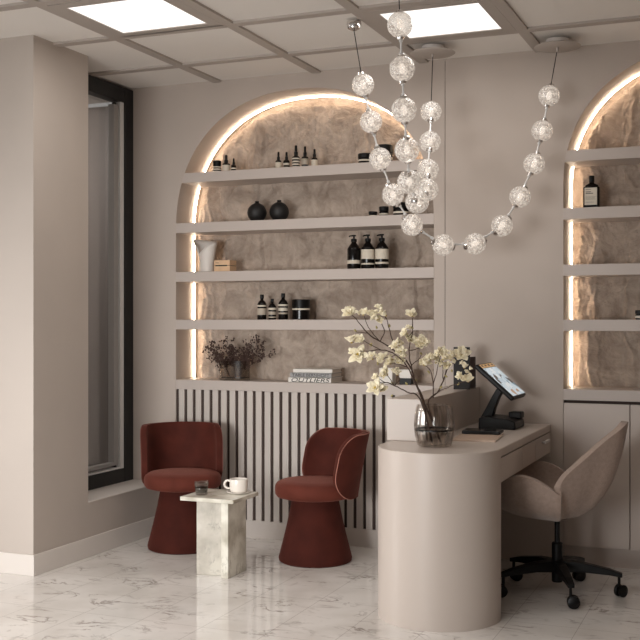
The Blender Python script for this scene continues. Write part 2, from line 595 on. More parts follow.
b = BM(); box(b, XW - .062, XW - .058, -.77, -.10, .385, H - .095)
obj('window_glass', b, M['pane'], w)
b = BM(); box(b, XW - .02, .004, -.81, -.001, .295, .3015)
obj('window_sill', b, M['white_trim'], w, bevel=.002)

# what lies behind the window: a dim corridor
bm = BM(); box(bm, -4, -.26, .62, .66, -.02, 2.80)
struct('wall_corridor', bm, M['corridor'])
bm = BM(); box(bm, -4, -.26, -.80, .66, 2.86, 2.9)
struct('ceiling_corridor', bm, M['corridor_lit'])
bm = BM(); box(bm, -4, -.262, -.80, .66, -.06, -.005)
struct('floor_corridor', bm, M['corridor'])

# slatted front under the left niche
bm = BM()
x0 = AX - AA; x1 = AX + AA
box(bm, x0, x1, .012, .03, .0, LEDGE - .06, 1)
pitch = .05828
k = 0
xg = x0
while xg < x1 - .005:
    box(bm, xg + .0205, min(x1, xg + pitch), 0.0, .02, .102, LEDGE - .058, 0)
    xg += pitch
struct('trim_1', bm, [M['slat'], M['gap']])
bm = BM(); box(bm, x0, 1.83, -.004, .03, 0, .102)
struct('baseboard_back', bm, M['slat'], bevel=.001)

# rough stone at the back of each niche
def stone(name, P, seed):
    cx, a, zc, b_, n = P
    bm = BM()
    x0, x1, z0, z1 = cx - a - .02, cx + a + .02, LEDGE - .03, zc + b_ + .03
    nx = int((x1 - x0) / .0065); nz = int((z1 - z0) / .0065)
    V = []
    for j in range(nz + 1):
        row = []
        for i in range(nx + 1):
            x = x0 + (x1 - x0) * i / nx; z = z0 + (z1 - z0) * j / nz
            q = Vector((x + seed, z, seed * .7))
            wv = noise.noise_vector(q * 4.5) * .035 + noise.noise_vector(q * 15) * .018
            qw = q + wv
            d = noise.fractal(q * 5, .9, 2.1, 5) * .005 + noise.noise(q * 2.2) * .006
            rdg = 1 - abs(noise.noise(Vector((qw.x * 5 + qw.z * 4, qw.z * 5 - qw.x * 3.5, 4.2)))) * 2
            msk = max(0, min(1, .5 + 1.6 * noise.noise(q * 2.6 + Vector((5, 2, 8)))))
            d += max(0, rdg - .78) * .05 * msk
            rd2 = 1 - abs(noise.noise(Vector((qw.x * 13 + qw.z * 9, qw.z * 12 - qw.x * 10, 9.2)))) * 2
            d += max(0, rd2 - .60) * .010 * (1 - .6 * msk)
            # flat chipped facets at two sizes, stretched along a slant
            for sc_, am in ((6., .17), (15., .15)):
                pv = Vector(((qw.x * .85 + qw.z * .5) * sc_, (qw.z * .85 - qw.x * .5) * sc_, seed))
                cp = noise.voronoi(pv)[1][0]
                hv = noise.cell_vector(cp * 7.31 + Vector((.5, .5, .5)))
                d += (am / sc_) * ((pv - cp).x * (hv.x - .5) * 2 + (pv - cp).y * (hv.y - .5) * 2 + (hv.z - .5) * .35)
            d += noise.noise(qw * 34) * .0036 + noise.noise(qw * 70) * .0018
            # the slab's ragged border: it falls back before it reaches the reveal
            hw = arch_hw(z, P)
            e = min(hw - abs(x - cx), (arch_z(x, P) - z) if z > zc else 9)
            ed = .045 + noise.noise(Vector((x * 9, z * 9, 2 + seed))) * .03 + noise.noise(Vector((x * 30, z * 30, seed))) * .012
            if e < ed:
                d = -.03
            row.append(bm.verts.new((x, DEP - .004 - max(-.03, min(d, .06)), z)))
        V.append(row)
    for j in range(nz):
        for i in range(nx):
            bm.faces.new([V[j][i], V[j][i + 1], V[j + 1][i + 1], V[j + 1][i]])
    struct(name, bm, M['stone'], smooth=True)
stone('wall_niche_left', PL, 1.3)
stone('wall_niche_right', PR, 5.1)

# LED strips that follow the arches
def led(P, label, zend):
    pts = []
    cx, a, zc, b_, n = P
    raw = arch_curve(P, 72)
    for i, (x, z) in enumerate(raw):
        if i > len(raw) * .5 and z < zend:
            break
        # inward offset
        xa, za = raw[max(0, i - 1)]; xb, zb = raw[min(len(raw) - 1, i + 1)]
        tx, tz = xb - xa, zb - za; l = sqrt(tx * tx + tz * tz) or 1
        pts.append(Vector((x + tz / l * .010, .212, z - tx / l * .010)))
    pts[0].z += .004
    b = BM(); tube(b, pts, .0038, 6)
    o = obj('led_strip', b, M['led'], smooth=True)
    tag(o, label, 'light strip', 'warm strips around the arched niches')
led(PL, 'glowing warm light strip around the left arched niche', 2.14)
led(PR, 'glowing warm light strip around the right arched niche', 2.3)

# shelves
def shelf(P, ztop, label, group, th=.06):
    cx = P[0]
    zb = ztop - th
    ht, hb_ = arch_hw(ztop, P) + .001, arch_hw(zb, P) + .001
    b = BM()
    prism_y(b, [(cx - hb_, zb), (cx + hb_, zb), (cx + ht, ztop), (cx - ht, ztop)], -.002, DEP + .02)
    o = obj('wall_shelf', b, M['shelf'], bevel=.0015)
    tag(o, label, 'shelf', group)
names = ['topmost', 'second', 'third', 'lowest']
SH = [2.2015, 1.895, 1.595, 1.302]
top_l = ['short topmost shelf of the left arch with the row of five small bottles',
         'second shelf from the top in left arch with two round black vases',
         'third shelf from the top in left arch with the white jug',
         'lowest floating shelf of the left arch with three bottles and one jar']
top_r = ['empty topmost shelf of the right arch', 'second shelf from the top in right arch with one dark bottle',
         'third shelf from the top in right arch, bare', 'lowest floating shelf of the right arch']
for z, a, b in zip(SH, top_l, top_r):
    shelf(PL, z, a, 'shelves of the left niche')
    shelf(PR, z, b, 'shelves of the right niche')
b = BM(); box(b, AX - AA, AX + AA, -.004, DEP + .03, LEDGE - .058, LEDGE)
tag(obj('niche_ledge', b, M['shelf'], bevel=.0015), 'wide ledge above the slats carrying dried plant and books', 'ledge')
b = BM(); box(b, BX - BA, BX + BA, -.004, DEP + .03, LEDGE - .058, LEDGE)
tag(obj('niche_ledge', b, M['shelf'], bevel=.0015), 'ledge on top of the low cabinets in the right arch', 'ledge')

# low cabinets under the right niche
bm = BM(); box(bm, BX - BA, BX + BA, .03, .3, .0, .102)
struct('trim_2', bm, M['cabinet'])
def cabinet(x0, x1, label):
    t = thing('base_cabinet', label, 'cabinet', ((x0 + x1) / 2, 0, .102), 0, 'low cabinets under the right niche')
    hw = (x1 - x0) / 2
    b = BM(); box(b, -hw, hw, .022, .3, 0, .772)
    obj('carcass', b, M['gap'], t)
    b = BM(); box(b, -hw + .002, hw - .002, 0, .02, 0, .757)
    obj('door', b, M['cabinet'], t, bevel=.0015)
cabinet(BX - BA, 2.788, 'low greige cabinet whose door stands right behind the office chair')
cabinet(2.788, BX + BA, 'low greige cabinet cut by the right edge of the picture')

# ------------------------------------------------------------------ reception desk
desk = thing('reception_desk', 'rounded greige reception desk with raised counter and drawers', 'desk')
DX0, DX1, DYC, DR, DZ = 1.838, 2.378, -1.2, .27, .743
def dshape(r_in=0., yback=-.006, n=36):
    cx = (DX0 + DX1) / 2
    r = DR - r_in
    pts = [(cx + r * cos(a), DYC + r * sin(a)) for a in [2 * pi - pi * i / n for i in range(n + 1)]]
    # from right (angle 2pi) through the front (3pi/2) to left (pi)
    return pts + [(cx - r, yback), (cx + r, yback)]
b = BM()
lo_, hi_ = dshape(0, n=64), dshape(.003, n=64)
ra = [b.verts.new((x, y, DZ - .036)) for x, y in lo_]
rb = [b.verts.new((x, y, DZ - .003)) for x, y in lo_]
rc = [b.verts.new((x, y, DZ)) for x, y in hi_]
for A_, B2 in ((ra, rb), (rb, rc)):
    for i in range(len(A_)):
        j = (i + 1) % len(A_)
        b.faces.new([A_[i], A_[j], B2[j], B2[i]])
b.faces.new(rc); b.faces.new(list(reversed(ra)))
obj('desktop', b, M['desk'], desk, smooth=True, auto=True)
b = BM(); prism(b, dshape(0.0, -1.175, n=64), 0, DZ - .036)
obj('pedestal', b, M['desk'], desk, smooth=True, auto=True)
b = BM(); box(b, DX0, DX0 + .035, -1.174, -.006, 0, DZ - .036)
obj('modesty_panel', b, M['desk'], desk)
b = BM(); box(b, DX0 + .036, DX1 - .012, -1.174, -.02, .597, DZ - .037)
obj('drawer_box', b, M['gap'], desk)
b = BM(); box(b, DX1 - .4, DX1, -.018, -.006, .57, DZ - .036)
obj('end_panel', b, M['desk'], desk, bevel=.001)
for (y0, y1, hd) in ((-1.173, -.736, 0), (-.730, -.421, 0), (-.415, -.022, 1)):
    b = BM(); box(b, DX1 - .011, DX1, y0, y1, .595, DZ - .042)
    d = obj('drawer', b, M['desk'], desk, bevel=.001)
    if hd:
        b = BM()
        yc = -.20
        box(b, DX1 + .012, DX1 + .022, yc - .06, yc + .06, .664, .680)
        box(b, DX1, DX1 + .013, yc - .05, yc - .04, .668, .676)
        box(b, DX1, DX1 + .013, yc + .04, yc + .05, .668, .676)
        obj('handle', b, M['alu'], d, bevel=.003)
b = BM(); box(b, 1.816, 1.993, -1.06, -.006, DZ, .936)
obj('raised_counter', b, M['desk'], desk, bevel=.003)

# ------------------------------------------------------------------ oxblood chairs
def swivel_chair(loc, back_ang, label, pipe, c_span=91):
    t = thing('swivel_chair', label, 'chair', loc, back_ang, 'oxblood velvet chairs by the slatted wall')
    b = BM()
    lathe(b, [(0, .0), (.188, .0), (.197, .006), (.199, .02), (.196, .032), (.168, .14), (.147, .23), (.133, .30), (.126, .345), (0, .345)], 56)
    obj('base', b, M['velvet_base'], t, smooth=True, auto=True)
    b = BM()
    R = .220
    lathe(b, [(0, .345), (R - .03, .345), (R - .012, .350), (R - .002, .364), (R, .385), (R - .002, .405), (R - .010, .420), (R - .03, .431), (R - .09, .437), (0, .439)], 64)
    obj('seat', b, M['velvet_seat_lit'], t, smooth=True)
    # back shell: a flared petal that wraps half the seat; unrolled outline is rounded
    b = BM()
    nz, na = 28, 36
    V = []
    zb, zt = .350, .690
    for j in range(nz + 1):
        f = .5 - .5 * cos(pi * j / nz)
        row = []
        for i in range(na + 1):
            s = -1 + 2 * i / na
            z = zb + (zt - zb) * f
            cut = 0.
            if f > .66: g = (f - .66) / .34; cut = 27 * (1 - sqrt(max(0, 1 - g * g)))
            if f < .42: g = (.42 - f) / .42; cut = 36 * (1 - sqrt(max(0, 1 - g * g)))
            ang = radians((c_span - cut) * s)
            R_ = .214 + .006 * f
            lean = .062 * f ** 1.2
            row.append(b.verts.new((R_ * cos(ang) + lean, R_ * sin(ang), z)))
        V.append(row)
    for j in range(nz):
        for i in range(na):
            b.faces.new([V[j][i], V[j][i + 1], V[j + 1][i + 1], V[j + 1][i]])
    path = [v.co.copy() for v in [r[0] for r in V]] + [v.co.copy() for v in V[-1][1:]] + [r[-1].co.copy() for r in reversed(V[:-1])]
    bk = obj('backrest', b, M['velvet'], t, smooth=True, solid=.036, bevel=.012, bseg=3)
    b = BM()
    pp = []
    for p in path:
        d = Vector((p.x, p.y, 0)).normalized()
        pp.append(p + d * .016)
    tube(b, pp, .0026, 6)
    obj('piping', b, M[pipe], bk, smooth=True)
    return t
cy = YAW
swivel_chair((.362, -.405, 0), cy + radians(103), 'oxblood velvet tub chair with its open side to the camera, beside the window', 'piping_dark')
swivel_chair((1.187, -.413, 0), cy + radians(23), 'oxblood velvet tub chair turned sideways, between side table and desk', 'piping')

# ------------------------------------------------------------------ side table
st = thing('side_table', 'small white marble side table between the two oxblood chairs', 'table', (.82, -.845, 0))
TZ = .400
b = BM(); box(b, -.140, .163, -.145, .145, TZ - .02, TZ)
obj('tabletop', b, M['table_marble'], st, bevel=.002)
b = BM(); box(b, .086, .126, -.128, .075, 0, TZ - .02)
obj('leg', b, M['table_marble'], st, bevel=.002)
b = BM(); box(b, -.165, 0, -.02, .02, 0, TZ - .02)
for v in b.verts: v.co = Matrix.Rotation(radians(13), 3, 'Z') @ v.co + Vector((.0905, -.05, 0))
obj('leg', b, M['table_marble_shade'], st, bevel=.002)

# cup on its saucer
sa = thing('saucer', 'white saucer under the coffee cup', 'saucer', (.905, -.775, TZ))
b = BM(); lathe(b, [(0, 0), (.035, 0), (.062, .006), (.064, .009), (.04, .005), (0, .005)], 40)
obj('dish', b, M['porcelain'], sa, smooth=True)
cu = thing('coffee_cup', 'white porcelain coffee cup on the marble side table', 'cup', (.905, -.775, TZ + .005), YAW)
b = BM(); lathe(b, [(0, 0), (.036, 0), (.044, .005), (.0475, .02), (.0475, .066), (.0465, .069), (.044, .066), (.044, .02), (.036, .010), (0, .010)], 40)
obj('cup_body', b, M['porcelain'], cu, smooth=True)
b = BM(); lathe(b, [(0, .0), (.0435, .0)], 32)
for v in b.verts: v.co.z = .056
obj('coffee', b, M['coffee'], cu)
b = BM()
tube(b, smooth_path([(-.046, 0, .058), (-.062, 0, .060), (-.074, 0, .044), (-.068, 0, .026), (-.047, 0, .018)], 5), .0055, 8)
obj('handle', b, M['porcelain'], cu, smooth=True)

gl = thing('tumbler', 'small clear glass tumbler of dark coffee on the marble side table', 'glass', (.752, -.895, TZ + .0005))
b = BM(); lathe(b, [(0, 0), (.028, 0), (.031, .003), (.0375, .066), (.0355, .066), (.029, .012), (0, .010)], 32)
obj('glass_body', b, M['clear'], gl, smooth=True)
b = BM(); lathe(b, [(0, .012), (.0285, .0125), (.0325, .040), (0, .040)], 32)
obj('coffee', b, M['coffee'], gl, smooth=True, auto=True)

# ------------------------------------------------------------------ office chair
oc = thing('office_chair', 'taupe upholstered petal-shaped office chair on a black five-star base at the desk', 'chair', (2.52, -.61, 0))
LB = radians(2)
def lo(bx, ly, z):
    return Vector((cos(LB) * bx - sin(LB) * ly, sin(LB) * bx + cos(LB) * ly, z))
Z0 = .372
rim = [  # angle (order only), bx, ly, z, k
    (0, .312, 0, .826, .80), (12, .305, .052, .819, .80), (24, .276, .090, .788, .78), (38, .206, .130, .728, .76),
    (54, .124, .182, .650, .82), (66, .060, .220, .590, .86), (74, .034, .238, .540, .96), (82, .040, .250, .506, .98), (88, .004, .264, .538, .97), (100, -.065, .275, .576, .96), (116, -.145, .270, .588, .93),
    (138, -.225, .230, .555, .86), (160, -.288, .130, .482, .80), (180, -.308, 0, .450, .77)]
full = rim + [(360 - a, x, -y, z, k) for a, x, y, z, k in reversed(rim[1:-1])]
# refine the rim with a closed spline
def closed_spline(P, k):
    n = len(P); out = []
    for i in range(n):
        a, b_, c, d = P[i - 1], P[i], P[(i + 1) % n], P[(i + 2) % n]
        for j in range(k):
            t = j / k
            out.append([.5 * (2 * q + (r - p) * t + (2 * p - 5 * q + 4 * r - s) * t * t + (3 * q - p - 3 * r + s) * t ** 3) for p, q, r, s in zip(a, b_, c, d)])
    return out
rs = closed_spline([f[1:] for f in full], 3)
b = BM()
NS = 10
cv = b.verts.new(lo(0, 0, Z0))
rings = []
for j in range(1, NS + 1):
    s = j / NS
    ring = []
    for (bx, ly, z, kk) in rs:
        h0, h1, h2 = 0, kk, 1
        h = 2 * s * (1 - s) * h1 + s * s * h2
        zz = (1 - s) ** 2 * Z0 + 2 * s * (1 - s) * (Z0 - .022) + s * s * z
        ring.append(b.verts.new(lo(bx * h, ly * h, zz)))
    rings.append(ring)
n = len(rs)
for i in range(n):
    b.faces.new([cv, rings[0][i], rings[0][(i + 1) % n]])
for A, B in zip(rings[:-1], rings[1:]):
    for i in range(n):
        j = (i + 1) % n
        b.faces.new([A[i], A[j], B[j], B[i]])
obj('seat_shell', b, M['taupe'], oc, smooth=True, solid=.032, bevel=.009, bseg=3, subsurf=1)
b = BM()
prof = [(0, .432), (.12, .430), (.15, .42), (.158, .41), (.15, .40), (0, .40)]
lathe(b, prof, 40)
for v in b.verts:
    v.co = lo(v.co.x * 1.0 - .03, v.co.y * .95, v.co.z)
obj('seat_cushion', b, M['taupe'], oc, smooth=True)
b = BM(); lathe(b, [(0, .16), (.013, .16), (.013, .35), (.05, .355), (.05, .366), (0, .366)], 24)
obj('gas_column', b, M['black'], oc, smooth=True, auto=True)
b = BM(); lathe(b, [(0, .052), (.024, .052), (.026, .06), (.026, .235), (.022, .24), (0, .24)], 24)
obj('column_sleeve', b, M['black'], oc, smooth=True, auto=True)
for kq in range(5):
    a = radians(4 + 72 * kq)
    R_ = Matrix.Rotation(a, 3, 'Z')
    b = BM()
    sec = [(.0, .026, .100, .158), (.12, .023, .108, .152), (.24, .018, .102, .13), (.300, .015, .094, .113)]
    prev = None
    for (x, hw, z0, z1) in sec:
        cur = [b.verts.new(R_ @ Vector((x, sy * hw, z))) for sy, z in ((-1, z0), (1, z0), (1, z1), (-1, z1))]
        if prev:
            for i in range(4):
                b.faces.new([prev[i], prev[(i + 1) % 4], cur[(i + 1) % 4], cur[i]])
        else:
            b.faces.new(cur)
        prev = cur
    b.faces.new(prev)
    lg = obj('leg', b, M['black'], oc, bevel=.003)
    # caster: two wheels, hood and stem
    b = BM()
    p = R_ @ Vector((.285, 0, 0))
    tube(b, [(p.x, p.y, .05), (p.x, p.y, .1)], .007, 10)
    R2 = Matrix.Rotation(a + .9 + kq * 1.7, 3, 'Z')
    for s_ in (-1, 1):
        for (y0, y1, rr) in ((.006, .021, .029),):
            A = R2 @ Vector((0, s_ * y0, 0)); B = R2 @ Vector((0, s_ * y1, 0))
            q = Vector((p.x, p.y, .0295)) + R2 @ Vector((.012, 0, 0))
            tube(b, [q + A, q + A * .7 + B * .3, q + B * .8 + A * .2, q + B], [rr * .9, rr, rr, rr * .85], 22)
    q = Vector((p.x, p.y, .0295)) + R2 @ Vector((.012, 0, 0))
    tube(b, [q + R2 @ Vector((0, -.02, 0)), q + R2 @ Vector((0, .02, 0))], .013, 12)
    obj('caster', b, M['black'], lg, smooth=True, auto=True)

# ------------------------------------------------------------------ things on the desk
def P_at(u, v, d):
    """a real point of the room: d metres deep along the viewing axis (used to write down measured places)"""
    return CAMP + (FW + RT * ((u - 320) / 1075.9) + Vector((0, 0, -(v - 320.18) / 1075.9))) * d

VX, VY = 2.090, -1.215
va = thing('glass_vase', 'smoky fluted glass vase half filled with water on the desk', 'vase', (VX, VY, DZ))
fl = lambda a, z: 1 + .022 * cos(a * 11)
b = BM(); lathe(b, [(0, .001), (.062, .001), (.075, .008), (.085, .05), (.089, .09), (.087, .13), (.081, .165), (.076, .184), (.0735, .184), (.0785, .165), (.0845, .13), (.0865, .09), (.0825, .05), (.072, .012), (0, .008)], 88, flute=fl)
obj('vase_body', b, M['ribbed'], va, smooth=True)
b = BM(); lathe(b, [(0, .010), (.069, .013), (.080, .05), (.0835, .076), (0, .076)], 64)
obj('water', b, M['water'], va, smooth=True, auto=True)
b = BM(); lathe(b, [(.0785, .071), (.0842, .071), (.0842, .079), (.0785, .079)], 64)
obj('water_line', b, M['bottle'], va)  # dark ring added: reflection at the water surface put in as colour

nb = thing('notebook', 'flat tan notebook lying on the desk beneath the black phone', 'notebook', (2.19, -.835, DZ), radians(6))
b = BM(); box(b, -.10, .10, -.135, .135, 0, .009)
obj('cover', b, M['kraft'], nb, bevel=.002)
b = BM(); box(b, -.094, .1012, -.13, .131, .002, .0068)
obj('pages', b, M['paper'], nb)
ph = thing('smartphone', 'flat black phone lying on the tan notebook', 'phone', (2.172, -.66, DZ + .009), radians(5))
b = BM(); box(b, -.092, .092, -.075, .065, .0, .016)
obj('case', b, M['black'], ph, bevel=.004, bseg=3)
b = BM(); box(b, -.085, .085, -.068, .058, .0158, .0166)
obj('screen', b, pbr('phone glass', (26, 25, 26), .12), ph)

# point-of-sale terminal
tm = thing('payment_terminal', 'black point of sale terminal with tilted touch screen on the desk', 'terminal', (2.165, -.27, DZ))
b = BM()
prism_y(b, [(-.085, 0), (.105, 0), (.108, .012), (.104, .04), (.07, .052), (-.06, .062), (-.083, .055)], -.12, .10)
obj('base', b, M['black'], tm, bevel=.006, bseg=3)
b = BM(); box(b, .04, .107, .02, .098, .045, .08)
obj('card_reader', b, M['black'], tm, bevel=.006)
b = BM()
pr_ = [(-.062, .05, .034), (-.042, .10, .026), (-.015, .16, .022), (.012, .205, .022)]
prev = None
for (x, z, w_) in pr_:
    cur = [b.verts.new((x - w_, -.028, z)), b.verts.new((x + w_ * .8, -.028, z)), b.verts.new((x + w_ * .8, .028, z)), b.verts.new((x - w_, .028, z))]
    if prev:
        for i in range(4): b.faces.new([prev[i], prev[(i + 1) % 4], cur[(i + 1) % 4], cur[i]])
    else: b.faces.new(cur)
    prev = cur
b.faces.new(prev)
obj('stand_neck', b, M['black'], tm, bevel=.005)
SCX, SCZ = .012, .250
tilt = Matrix.Rotation(radians(41), 4, 'Y')
def scr(bm_):
    for v in bm_.verts:
        v.co = (tilt @ v.co) + Vector((SCX, 0, SCZ - 0.0))
    return bm_
b = BM(); box(b, -.128, .128, -.150, .150, -.026, 0)
tb = obj('touch_screen', scr(b), M['black'], tm, bevel=.008, bseg=3)
def screen_mat():
    m, nt, out = new_mat('lit screen')
    L = nt.links.new
    tc = nt.nodes.new('ShaderNodeTexCoord')
    mp = nt.nodes.new('ShaderNodeMapping'); mp.inputs['Scale'].default_value = (26, 18, 26); L(tc.outputs['Object'], mp.inputs[0])
    v = nt.nodes.new('ShaderNodeTexVoronoi'); v.distance = 'CHEBYCHEV'; v.inputs['Scale'].default_value = 1.3; L(mp.outputs[0], v.inputs['Vector'])
    sp = nt.nodes.new('ShaderNodeSeparateColor'); L(v.outputs['Color'], sp.inputs[0])
    r = nt.nodes.new('ShaderNodeValToRGB'); r.color_ramp.interpolation = 'CONSTANT'
    cols = [(0, (206, 218, 224)), (.45, (188, 204, 214)), (.62, (226, 230, 230)), (.80, (120, 146, 160)), (.88, (176, 138, 108)), (.94, (52, 48, 48))]
    els = r.color_ramp.elements
    els[0].color = (*lin(cols[0][1]), 1)
    els[1].position = cols[1][0]; els[1].color = (*lin(cols[1][1]), 1)
    for p, c in cols[2:]:
        e = els.new(p); e.color = (*lin(c), 1)
    L(sp.outputs[0], r.inputs[0])
    b = nt.nodes.new('ShaderNodeBsdfPrincipled')
    b.inputs['Base Color'].default_value = (.02, .02, .02, 1); b.inputs['Roughness'].default_value = .1
    L(r.outputs[0], b.inputs['Emission Color']); b.inputs['Emission Strength'].default_value = .75
    L(b.outputs[0], out.inputs[0])
    return m
b = BM(); box(b, -.088, .117, -.138, .138, .0005, .0022)
obj('display', scr(b), screen_mat(), tb)
b = BM()
for i in range(4):
    y = -.136 + i * .070
    box(b, -.117, -.092, y, y + .060, .0005, .0024, 0)
    box(b, -.112, -.100, y + .012, y + .042, .0024, .0028, 1)
obj('picture_row', scr(b), [pbr('tan pictures', (196, 158, 112), .4, emit=.5), pbr('brown pictures', (84, 58, 40), .4, emit=.3)], tb)

# black card frames on the raised counter
def card(x, y, w_, h_, rz, mats, label):
    t = thing('card_frame', label, 'card stand', (x, y, .936), rz, 'dark card stands on the raised counter')
    tl = Matrix.Rotation(radians(-6), 3, 'X')
    b = BM(); box(b, -w_ / 2, w_ / 2, -.006, .006, 0.0, h_, rot=tl)
    obj('board', b, mats, t, bevel=.001)
    b = BM(); box(b, -w_ / 2, w_ / 2, -.02, .04, 0, .006)
    obj('foot', b, mats, t, bevel=.001)
card(1.962, -.27, .086, .222, YAW - .12, pbr('black card', (22, 18, 18), .4), 'taller black card stand behind the magnolia flowers')
card(1.972, -.185, .085, .168, YAW - .1, pbr('brown card', (58, 42, 36), .45), 'lower dark brown card stand right behind the black one')

# ------------------------------------------------------------------ magnolia branches
def px(x, y, d):
    return P_at(330 + x / 4.267, 290 + y / 4.267, d)
def blossom_mesh(seed, r, openness):
    rnd = random.Random(seed)
    b = BM()
    for ringk, (cnt, op, sc) in enumerate(((5, openness, 1.), (4, openness * .62, .92), (3, openness * .3, .8))):
        for i in range(cnt):
            a = 2 * pi * (i + .5 * ringk) / cnt + rnd.uniform(-.25, .25)
            o_ = op + rnd.uniform(-.15, .15)
            L_ = r * sc * rnd.uniform(1.05, 1.3)
            nu, nv = 5, 4
            G = []
            for u in range(nu + 1):
                fu = u / nu
                # the petal rises out of the heart, bends outward by o_
                rad = L_ * (sin(o_) * fu + .12 * fu * fu)
                h = L_ * cos(o_) * fu * (1 - .25 * fu * o_)
                wd = L_ * .33 * (sin(pi * min(1, fu * .92 + .06)) ** .7)
                row = []
                for v_ in range(nv + 1):
                    s = -1 + 2 * v_ / nv
                    cup = (s * s) * wd * .35
                    rr = rad - cup * sin(o_) * .4
                    x = rr * cos(a) - s * wd * sin(a)
                    y = rr * sin(a) + s * wd * cos(a)
                    row.append(b.verts.new((x, y, h + cup * .8)))
                G.append(row)
            for u in range(nu):
                for v_ in range(nv):
                    b.faces.new([G[u][v_], G[u][v_ + 1], G[u + 1][v_ + 1], G[u + 1][v_]])
    return b
def add_branch(label, stems, flowers, buds):
    base = Vector((VX, VY, DZ + .02))
    t = thing('magnolia_branch', label, 'flower branch', base, 0, 'flowering magnolia branches in the smoky vase')
    b = BM()
    for pts, r0, r1 in stems:
        pp = smooth_path([p - base for p in pts], 4)
        jit = [p + Vector([noise.noise(p * 40 + Vector((k, 0, 0))) * .004 for k in (0, 9, 17)]) for p in pp]
        tube(b, jit, [r0 + (r1 - r0) * i / (len(pp) - 1) for i in range(len(pp))], 6)
    obj('stem', b, M['bark'], t, smooth=True)
    for i, (p, r, dirv, op) in enumerate(flowers):
        seed = int(abs(p.x * 9973 + p.z * 7919) * 100)
        b = blossom_mesh(seed, r, op)
        q = Vector(dirv).normalized().to_track_quat('Z', 'Y').to_matrix()
        for v in b.verts: v.co = q @ v.co + (p - base)
        f = obj('blossom', b, M['petal'], t, smooth=True, solid=.0012)
        b = BM(); sphere(b, (0, 0, r * .18), r * .2, 8, 6, 1.4)
        for v in b.verts: v.co = q @ v.co + (p - base)
        obj('flower_heart', b, M['pollen'], f, smooth=True)
    for p, dirv in buds:
        b = BM(); sphere(b, (0, 0, .006), .0042, 8, 6, 2.0)
        q = Vector(dirv).normalized().to_track_quat('Z', 'Y').to_matrix()
        for v in b.verts: v.co = q @ v.co + (p - base)
        obj('bud', b, M['bud'], t, smooth=True)
    return t
D0 = 4.60
bot = [Vector((VX + .03, VY, DZ + .02)), Vector((VX - .02, VY + .03, DZ + .02)), Vector((VX + .0, VY - .035, DZ + .02)), Vector((VX - .035, VY, DZ + .02)), Vector((VX + .02, VY + .03, DZ + .02))]
up = (0, 0, 1)
def rd(k):
    r_ = random.Random(k)
    return (r_.uniform(-.8, .8), r_.uniform(-1, .1), r_.uniform(.3, 1))
def FL(lst, d, k0, rr=.033):
    out = []
    for i, (x, y, dr, op) in enumerate(lst):
        out.append((px(x, y, d + ((i * 37) % 7 - 3) * .012), rr * dr, rd(k0 + i), op))
        r_ = random.Random(k0 * 31 + i)
        for q_ in range(2 if i % 2 else 1):
            ox, oy = r_.uniform(-26, 26), r_.uniform(-24, 18)
            out.append((px(x + ox, y + oy, d + r_.uniform(-.03, .03)), rr * dr * r_.uniform(.55, .85), rd(k0 + i + 500 + 40 * q_), r_.uniform(.35, .85)))
    return out
def BD(lst, d, k0):
    return [(px(x, y, d), rd(k0 + i)) for i, (x, y) in enumerate(lst)]
# long branch up to the upper left
A = [bot[0], px(400, 480, D0), px(366, 400, D0), px(342, 325, D0 - .01), px(290, 270, D0 - .02), px(215, 222, D0 - .03), px(160, 185, D0 - .04), px(110, 125, D0 - .05), px(92, 108, D0 - .05)]
add_branch('long magnolia branch reaching to the upper left over the books',
    [(A, .0042, .0018), ([A[5], px(165, 160, D0 - .03), px(145, 112, D0 - .04)], .002, .0014),
     ([A[5], px(232, 175, D0 - .02), px(210, 130, D0 - .02), px(186, 112, D0 - .02)], .0022, .0014),
     ([A[4], px(262, 205, D0 - .03), px(245, 140, D0 - .04), px(224, 92, D0 - .04)], .0024, .0014),
     ([A[6], px(130, 182, D0 - .04), px(112, 178, D0 - .04)], .0018, .0012)],
    FL([(85, 108, 1.05, .9), (143, 108, .8, .5), (185, 118, 1.05, .8), (222, 86, .7, .5), (240, 112, .7, .5), (207, 135, .75, .7)], D0 - .04, 10),
    BD([(112, 178), (255, 158), (175, 236), (200, 165)], D0 - .03, 60))
# lower left branch
B_ = [bot[1], px(385, 468, D0 + .02), px(330, 438, D0), px(275, 408, D0 - .02), px(240, 395, D0 - .04), px(205, 400, D0 - .06)]
add_branch('low magnolia branch drooping to the left beside the slats',
    [(B_, .0036, .0016), ([B_[3], px(300, 380, D0), px(287, 366, D0)], .002, .0014), ([B_[4], px(215, 385, D0 - .05), px(205, 375, D0 - .05)], .002, .0014),
     ([B_[3], px(258, 385, D0 - .04), px(245, 368, D0 - .05)], .002, .0014)],
    FL([(195, 422, 1.15, 1.1), (205, 376, .75, .6), (245, 362, 1.05, .8), (287, 364, .7, .6)], D0 - .05, 30),
    BD([(262, 455), (270, 400), (330, 405)], D0 - .02, 70))
